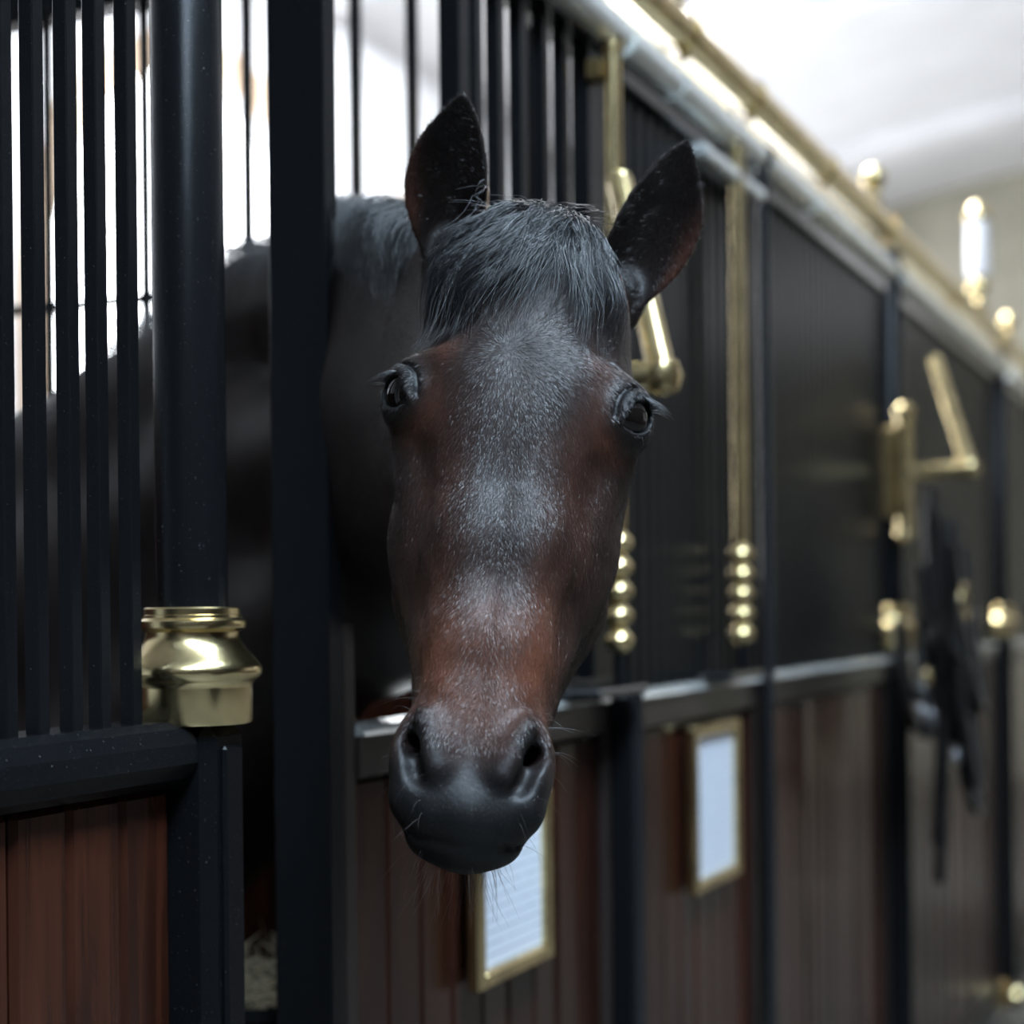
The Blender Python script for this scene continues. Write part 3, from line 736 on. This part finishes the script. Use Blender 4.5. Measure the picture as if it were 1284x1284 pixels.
# normals from the field
def field_normal(W, e=.25):
    g = np.stack([horse(W+v3(e, 0, 0))-horse(W-v3(e, 0, 0)), horse(W+v3(0, e, 0))-horse(W-v3(0, e, 0)), horse(W+v3(0, 0, e))-horse(W-v3(0, 0, e))], 1)
    return g/(np.linalg.norm(g, axis=1, keepdims=True)+1e-9)
# two smoothing passes take out the grid stepping
ed = np.concatenate([quads[:, [0, 1]], quads[:, [1, 2]], quads[:, [2, 3]], quads[:, [3, 0]]])
cnt = np.bincount(ed.ravel(), minlength=len(HV)).astype(f32)
for lam in (.5, -.52, .5, -.52):
    acc = np.stack([np.bincount(ed[:, 0], HV[ed[:, 1], k], len(HV))+np.bincount(ed[:, 1], HV[ed[:, 0], k], len(HV)) for k in range(3)], 1)
    HV = HV+lam*(acc/cnt[:, None]-HV)
HV = HV.astype(f32)
def np_mesh(name, v, q, m, smooth=True):
    me = bpy.data.meshes.new(name); n = q.shape[1]
    me.vertices.add(len(v)); me.vertices.foreach_set('co', np.ascontiguousarray(v, dtype=f32).ravel())
    me.loops.add(q.size); me.loops.foreach_set('vertex_index', np.ascontiguousarray(q, dtype=np.int32).ravel())
    me.polygons.add(len(q)); me.polygons.foreach_set('loop_start', np.arange(0, q.size, n, dtype=np.int32))
    me.update(calc_edges=True); me.validate()
    if smooth: me.shade_smooth()
    me.materials.append(m); return me
# coat colour: patches of bay over the face, black points, shade painted on the neck (stored per vertex)
def coat_colour(W):
    L = to_local(W); x, y, u = np.abs(L[:, 0]), L[:, 1], L[:, 2]
    g = lambda c, s: np.exp(-(((x-c[0])/s[0])**2+((y-c[1])/s[1])**2+((u-c[2])/s[2])**2))
    base = v3(.020, .0115, .0095); red = v3(.105, .038, .022); tan = v3(.16, .055, .028); blk = v3(.0045, .0042, .0045)
    c = np.repeat(base[None], len(W), 0)
    def mixc(w, col):
        nonlocal c
        w = np.clip(w, 0, 1)[:, None]; c = c*(1-w)+col*w
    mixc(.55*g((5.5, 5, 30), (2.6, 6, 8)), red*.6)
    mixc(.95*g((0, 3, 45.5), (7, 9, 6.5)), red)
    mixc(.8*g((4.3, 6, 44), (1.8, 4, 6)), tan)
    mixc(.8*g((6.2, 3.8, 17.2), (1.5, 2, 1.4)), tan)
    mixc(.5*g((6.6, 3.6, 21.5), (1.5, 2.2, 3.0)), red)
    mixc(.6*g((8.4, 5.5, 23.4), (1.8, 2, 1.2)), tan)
    mixc(.35*g((5, 16, 30), (5, 8, 8)), red)
    mixc(1/(1+np.exp(-(u-53.0+.22*x*0+.35*np.clip(3-y, -3, 3))*1.1))*(u < 75)*(y < 16), blk)
    mixc(1.2*g((4.8, 3.2, 51.7), (1.6, 3, 3.4)), blk)
    q = np.stack([x, y, u], 1)-EYE_C; rr = np.sqrt((q**2).sum(1)); mixc(np.exp(-((rr-2.75)/.6)**2)*((q @ EYE_F) > .4)*1.1, blk)
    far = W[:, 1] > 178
    neck = v3(.010, .0055, .0045)  # neck darkened in the colour, standing in for shade inside the doorway
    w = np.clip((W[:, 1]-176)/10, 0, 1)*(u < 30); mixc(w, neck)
    mixc(np.clip((60-W[:, 2])/10, 0, 1)*far, blk)
    for i in (0, 1):
        b0, a, b, cc, Ln = EARS[i]; e = W-b0; ta = (e @ a)/Ln; r = np.linalg.norm(e-(e @ a)[:, None]*a, axis=1)
        w = (ta > -.05)*(r < 6.5)*np.clip((ta+.05)*8, 0, 1)
        mixc(w*.9, v3(.010, .0065, .006))
        mixc(w*np.clip((r-3.0)/1.2, 0, 1)*np.clip(1.1-ta*1.2, 0, 1)*.7, v3(.09, .032, .018))
    return c
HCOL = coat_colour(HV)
def coat_material(name, rough, bump, spec):
    m, nt, b = mat(name)
    at = N(nt, 'ShaderNodeAttribute', attribute_name='coat'); 
    tc = nt.nodes.new('ShaderNodeTexCoord')
    n = N(nt, 'ShaderNodeTexNoise', i_Scale=260.0, i_Detail=4.0); nt.links.new(tc.outputs['Object'], n.inputs[0])
    n3 = N(nt, 'ShaderNodeTexNoise', i_Scale=28.0, i_Detail=3.0); nt.links.new(tc.outputs['Object'], n3.inputs[0])
    mx = N(nt, 'ShaderNodeMix', data_type='RGBA', blend_type='MULTIPLY'); mx.inputs['Factor'].default_value = .8
    r = ramp(nt, n3.outputs[0], [(.3, (.55, .55, .55)), (.7, (1.3, 1.3, 1.3))])
    nt.links.new(at.outputs['Color'], mx.inputs['A']); nt.links.new(r.outputs[0], mx.inputs['B'])
    nt.links.new(mx.outputs['Result'], b.inputs['Base Color'])
    bp = N(nt, 'ShaderNodeBump', i_Strength=bump, i_Distance=0.0012); nt.links.new(n.outputs[0], bp.inputs['Height']); nt.links.new(bp.outputs[0], b.inputs['Normal'])
    b.inputs['Roughness'].default_value = rough
    b.inputs['Specular IOR Level'].default_value = spec
    return m
COAT = coat_material('horse_coat', .5, .25, .28)
COATHAIR = coat_material('horse_coat_hair', .37, 0.0, .5)
horse_o = thing('horse', 'dark bay horse looking out of its stall over the half door', 'horse', (-.75, 2.83, 0), wall=False)
base_w = np.array((-.75, 2.83, 0), dtype=f32)
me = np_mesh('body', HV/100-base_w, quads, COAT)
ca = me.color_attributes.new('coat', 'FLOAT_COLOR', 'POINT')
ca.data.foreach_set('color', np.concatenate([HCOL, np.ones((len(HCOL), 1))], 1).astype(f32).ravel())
part('body', me, horse_o)
# eyes
EYE_M = simple('horse_eye', (.005, .0035, .003), 0.06, spec=0.45)
IRIS = simple('amber_iris', (.16, .065, .02), 0.12, coat=1.0)
def world_pt(Lp): return np.asarray(to_world(Lp))/100-base_w
for sg in (-1, 1):
    c = EYE_C*v3(sg, 1, 1); fdir = EYE_F*v3(sg, 1, 1)
    cw = world_pt(c); dirw = Vector(np.asarray(fdir) @ Rn.T)
    mb = MB(); nn = 14
    mb.lathe([(EYE_R/100*math.sin(math.pi*i/28)+1e-5, -EYE_R/100*math.cos(math.pi*i/28)) for i in range(29)], n=40)
    o = part('eye', mb.mesh('eye', EYE_M), horse_o, cw)
    o.rotation_mode = 'QUATERNION'; o.rotation_quaternion = dirw.to_track_quat('Z', 'Y')
# strands of hair: each a thin three sided tapering tube, gathered in one mesh
def strands_mesh(name, paths, r0, m):
    S_ = np.asarray(paths, dtype=f32); ns, k, _ = S_.shape
    T = np.gradient(S_, axis=1); T /= np.linalg.norm(T, axis=2, keepdims=True)+1e-9
    ref = RNG.normal(size=(ns, 1, 3)).astype(f32); A = np.cross(T, ref); A /= np.linalg.norm(A, axis=2, keepdims=True)+1e-9
    Bv = np.cross(T, A); rad = (r0*np.linspace(1, .15, k, dtype=f32)**.7)[None, :, None]
    if np.ndim(r0): rad = r0[:, None, None]*(np.linspace(1, .15, k, dtype=f32)**.7)[None, :, None]
    V = np.stack([S_+rad*(A*math.cos(a)+Bv*math.sin(a)) for a in (0, 2.094, 4.189)], 2)   # ns,k,3,3
    idx = np.arange(ns*k*3).reshape(ns, k, 3); q = []
    for j in range(3): q.append(np.stack([idx[:, :-1, j], idx[:, :-1, (j+1) % 3], idx[:, 1:, (j+1) % 3], idx[:, 1:, j]], -1).reshape(-1, 4))
    return np_mesh(name, V.reshape(-1, 3)/100-base_w, np.concatenate(q), m)
def hair_mat(name, col, rough):
    m, nt, b = mat(name)
    b.inputs['Base Color'].default_value = (*col, 1); b.inputs['Roughness'].default_value = rough; b.inputs['Specular IOR Level'].default_value = 0.9
    return m
MANE = hair_mat('black_mane_hair', (.012, .012, .014), .32)
qn = quads[HV[quads[:, 0], 1] < 268]; used = np.unique(qn); rm_ = np.zeros(len(HV), int); rm_[used] = np.arange(len(used))
tree = BVHTree.FromPolygons(HV[used].tolist(), rm_[qn].tolist())
def surf(p):
    loc, nrm, _, _ = tree.find_nearest(Vector(p)); return np.array(loc), np.array(nrm)
def grow(root, dirs, steps, seg, lift):
    p, nrm = surf(root); out = [p-nrm*.2]
    for i in range(steps):
        d = dirs(p, i/steps); d = np.asarray(d, dtype=float)
        q = p+d/np.linalg.norm(d)*seg
        s, nn = surf(q); l = lift(i/steps)
        h = (q-s) @ nn
        q = s+nn*max(l, min(h, l*1.6+.3)); out.append(q); p = q
    return out
Rm = np.array(Rh, dtype=float)
def ld(x, y, u): return Rm @ np.array([x, y, u], dtype=float)
paths = []
clumps = []
for c in range(110):
    x = random.uniform(-4.8, 5.0)
    clumps.append((x, random.uniform(-2.2, 4.5), -.95+1.5*(x > 2.0)*random.random()+random.gauss(0, .3)+x*.06, random.uniform(.65, 1.25)*(1.0 if x < 2.5 else .8), random.uniform(0, 6.28), random.uniform(.2, 1.7), random.uniform(.1, .45)))
for i in range(2600):                                            # forelock, falling over the forehead in locks
    cx_, cu, cs_, cl, cw, ch, amp = clumps[i % 110]
    x = cx_+random.gauss(0, .45); u = cu+random.gauss(0, .4)
    root_ = hl(x, 3.5+abs(x)*.3, u); ln = cl*random.uniform(.75, 1.1); side_ = cs_+random.gauss(0, .10); wob = cw+random.gauss(0, .35); hgt = max(.1, ch+random.gauss(0, .2))
    def dirs(p, t, side=side_, wob=wob, amp=amp): return ld(side*(.45+.35*math.sin(t*2.2))+amp*math.sin(wob+t*8), -.6*(t < .15), 1.0)
    paths.append(grow(root_, dirs, 10, 1.35*ln, lambda t, h=hgt: .1+h*math.sin(min(1, t*1.15)*math.pi)*.9+.10))
for i in range(160):                                             # loose wisps standing off the poll
    root_ = hl(random.uniform(-5, 4.5), 5, random.uniform(-2, 2)); p, nn_ = surf(root_); a = random.uniform(-1, 1); ln = random.uniform(1.5, 4)
    paths.append([p+(nn_*(.5+.5*random.random()*0)+ld(a*.8, -.2, -.25)*1.0)*ln*t+ld(a*.5, -.3, 1.0)*ln*t*t*.8 for t in np.linspace(0, 1, 11)])
fore = part('forelock', strands_mesh('forelock', paths, .042, MANE), horse_o, kind='stuff')
paths = []
crest = [np.array([-8.0, 178, H100+43]), np.array([-11.5, 195, H100+45]), np.array([-16.5, 210, H100+48]), np.array([-32, 233, H100+47]), np.array([-55, 255, H100+37])]
for i in range(2300):                                            # mane along the crest, falling to the near side
    t = random.random()**1.5*3.999; k = int(t); f = t-k
    root = np.array(crest[k])*(1-f)+np.array(crest[k+1])*f+np.array([random.gauss(0, 1.8), random.gauss(0, 1.5), 1.5])
    wob = random.uniform(0, 6.28); ln = random.uniform(.5, 1.25); lf = random.uniform(.2, 2.6)*random.random()
    def dirs(p, tt, wob=wob): return np.array([-.75+.25*math.sin(wob+tt*6), -.55+.4*math.cos(wob*2+tt*5), .75-2.6*tt])
    paths.append(grow(root, dirs, 8, 1.6*ln, lambda tt, h=lf: .15+h*math.sin(min(1, tt*1.2)*3.1)))
part('mane', strands_mesh('mane', paths, .045, MANE), horse_o, kind='stuff')
# whiskers on muzzle and chin, eyelashes
paths = []
for i in range(150):
    if i < 90: root = hl(random.uniform(-4, 4), random.uniform(6, 12), random.uniform(60, 63.5))
    else: root = hl(random.choice((-1, 1))*random.uniform(3, 6.5), random.uniform(3, 9), random.uniform(46, 60))
    p, nn = surf(root); ln = random.uniform(.8, 3.2); g = np.array([random.gauss(0, .25), random.gauss(0, .25), -.5])
    paths.append([p+(nn+g*t)*ln*t for t in np.linspace(0, 1, 6)])
part('whiskers', strands_mesh('whiskers', paths, .016, hair_mat('whisker_hair', (.05, .045, .04), .4)), horse_o, kind='stuff')
for sg in (-1, 1):
    paths = []
    for i in range(70):
        a = random.uniform(.1, 1.5); c = EYE_C+EYE_F*2.05+EYE_T*2.1*math.cos(a)+EYE_V*(-.35+2.1*math.sin(a))
        dv = EYE_F*1.0+EYE_T*math.cos(a)*.6+EYE_V*.1; ln = random.uniform(.9, 1.7)
        pts_ = [(c+dv*ln*t-EYE_V*.7*t*t*ln)*v3(sg, 1, 1) for t in np.linspace(0, 1, 5)]
        paths.append([to_world(q) for q in pts_])
    part('eyelashes', strands_mesh('eyelashes', paths, .022, MANE), horse_o, kind='stuff')

# short coat: single fine blades lying along the hair flow, on the head and the neck near it
tri = np.concatenate([quads[:, [0, 1, 2]], quads[:, [0, 2, 3]]])
ctr = HV[tri].mean(1); sel = (ctr[:, 1] < 215) & (ctr[:, 2] > 85); tri = tri[sel]; ctr = ctr[sel]
e1, e2 = HV[tri[:, 1]]-HV[tri[:, 0]], HV[tri[:, 2]]-HV[tri[:, 0]]
nrm = np.cross(e1, e2); ar = np.linalg.norm(nrm, axis=1)/2; nrm = nrm/(2*ar[:, None]+1e-9)
camp = v3(0, 0, H100); vis = ((camp-ctr)*nrm).sum(1) > -.25*np.linalg.norm(camp-ctr, axis=1)
Lc = to_local(ctr); lipz = (Lc[:, 2] > 52.5) & (Lc[:, 1] < 14)
q_ = np.stack([np.abs(Lc[:, 0]), Lc[:, 1], Lc[:, 2]], 1)-EYE_C
lid = (np.sqrt((q_**2).sum(1)) < 2.92) & ((q_ @ EYE_F) > .5)
wgt = ar*vis*np.where(lipz, .35, 1)*np.where(lid, 0, 1)*np.where(ctr[:, 1] > 178, .3, 1)*(ctr[:, 1] < 190)
NF = 420000
pick = RNG.choice(len(tri), NF, p=wgt/wgt.sum())
r1, r2 = RNG.random(NF, dtype=f32), RNG.random(NF, dtype=f32); fl = r1+r2 > 1; r1[fl], r2[fl] = 1-r1[fl], 1-r2[fl]
root = HV[tri[pick, 0]]+e1[pick]*r1[:, None]+e2[pick]*r2[:, None]; nn = nrm[pick]
if (nn*(root-HC)).sum(1).mean() < 0: nn = -nn
Lr_ = to_local(root); wh = v3(-1.1, 1.0, 17.6)
rad = Lr_-wh; rad /= np.linalg.norm(rad, axis=1, keepdims=True)+1e-6
dw = np.exp(-((Lr_-wh)**2).sum(1)/9.0**2)[:, None]
flow = rad*(dw*1.6)+v3(0, .15, 1)*(1-dw)+np.sign(Lr_[:, :1])*v3(.35, 0, 0)*(1-dw)
upw = (Lr_[:, 2] < 15)[:, None]; flow = np.where(upw, rad, flow)
flow = flow @ Rn.T
nk = root[:, 1] > 176; flow[nk] = v3(-.5, .6, -.6)
flow += RNG.normal(size=flow.shape).astype(f32)*.22
flow -= nn*(flow*nn).sum(1)[:, None]; flow /= np.linalg.norm(flow, axis=1, keepdims=True)+1e-6
side = np.cross(flow, nn); roll = RNG.normal(0, .45, NF).astype(f32)[:, None]
side = side*np.cos(roll)+nn*np.sin(roll)
ln = (RNG.uniform(.28, .62, NF)*np.where(lipz[pick], .45, 1)).astype(f32)[:, None]; wd_ = .017
lift = RNG.uniform(.08, .30, NF).astype(f32)[:, None]
base_p = root-nn*.02; tip = base_p+(flow+nn*lift)*ln
V = np.stack([base_p-side*wd_, base_p+side*wd_, tip], 1).reshape(-1, 3)
fm = np_mesh('coat_hair', V/100-base_w, np.arange(NF*3).reshape(-1, 3), COATHAIR, smooth=False)
fc = coat_colour(root)*(RNG.uniform(.6, 1.5, NF).astype(f32)[:, None])
fc = np.repeat(fc, 3, 0)
ca = fm.color_attributes.new('coat', 'FLOAT_COLOR', 'POINT')
ca.data.foreach_set('color', np.concatenate([fc, np.ones((len(fc), 1))], 1).astype(f32).ravel())
part('coat_hair', fm, horse_o, kind='stuff')
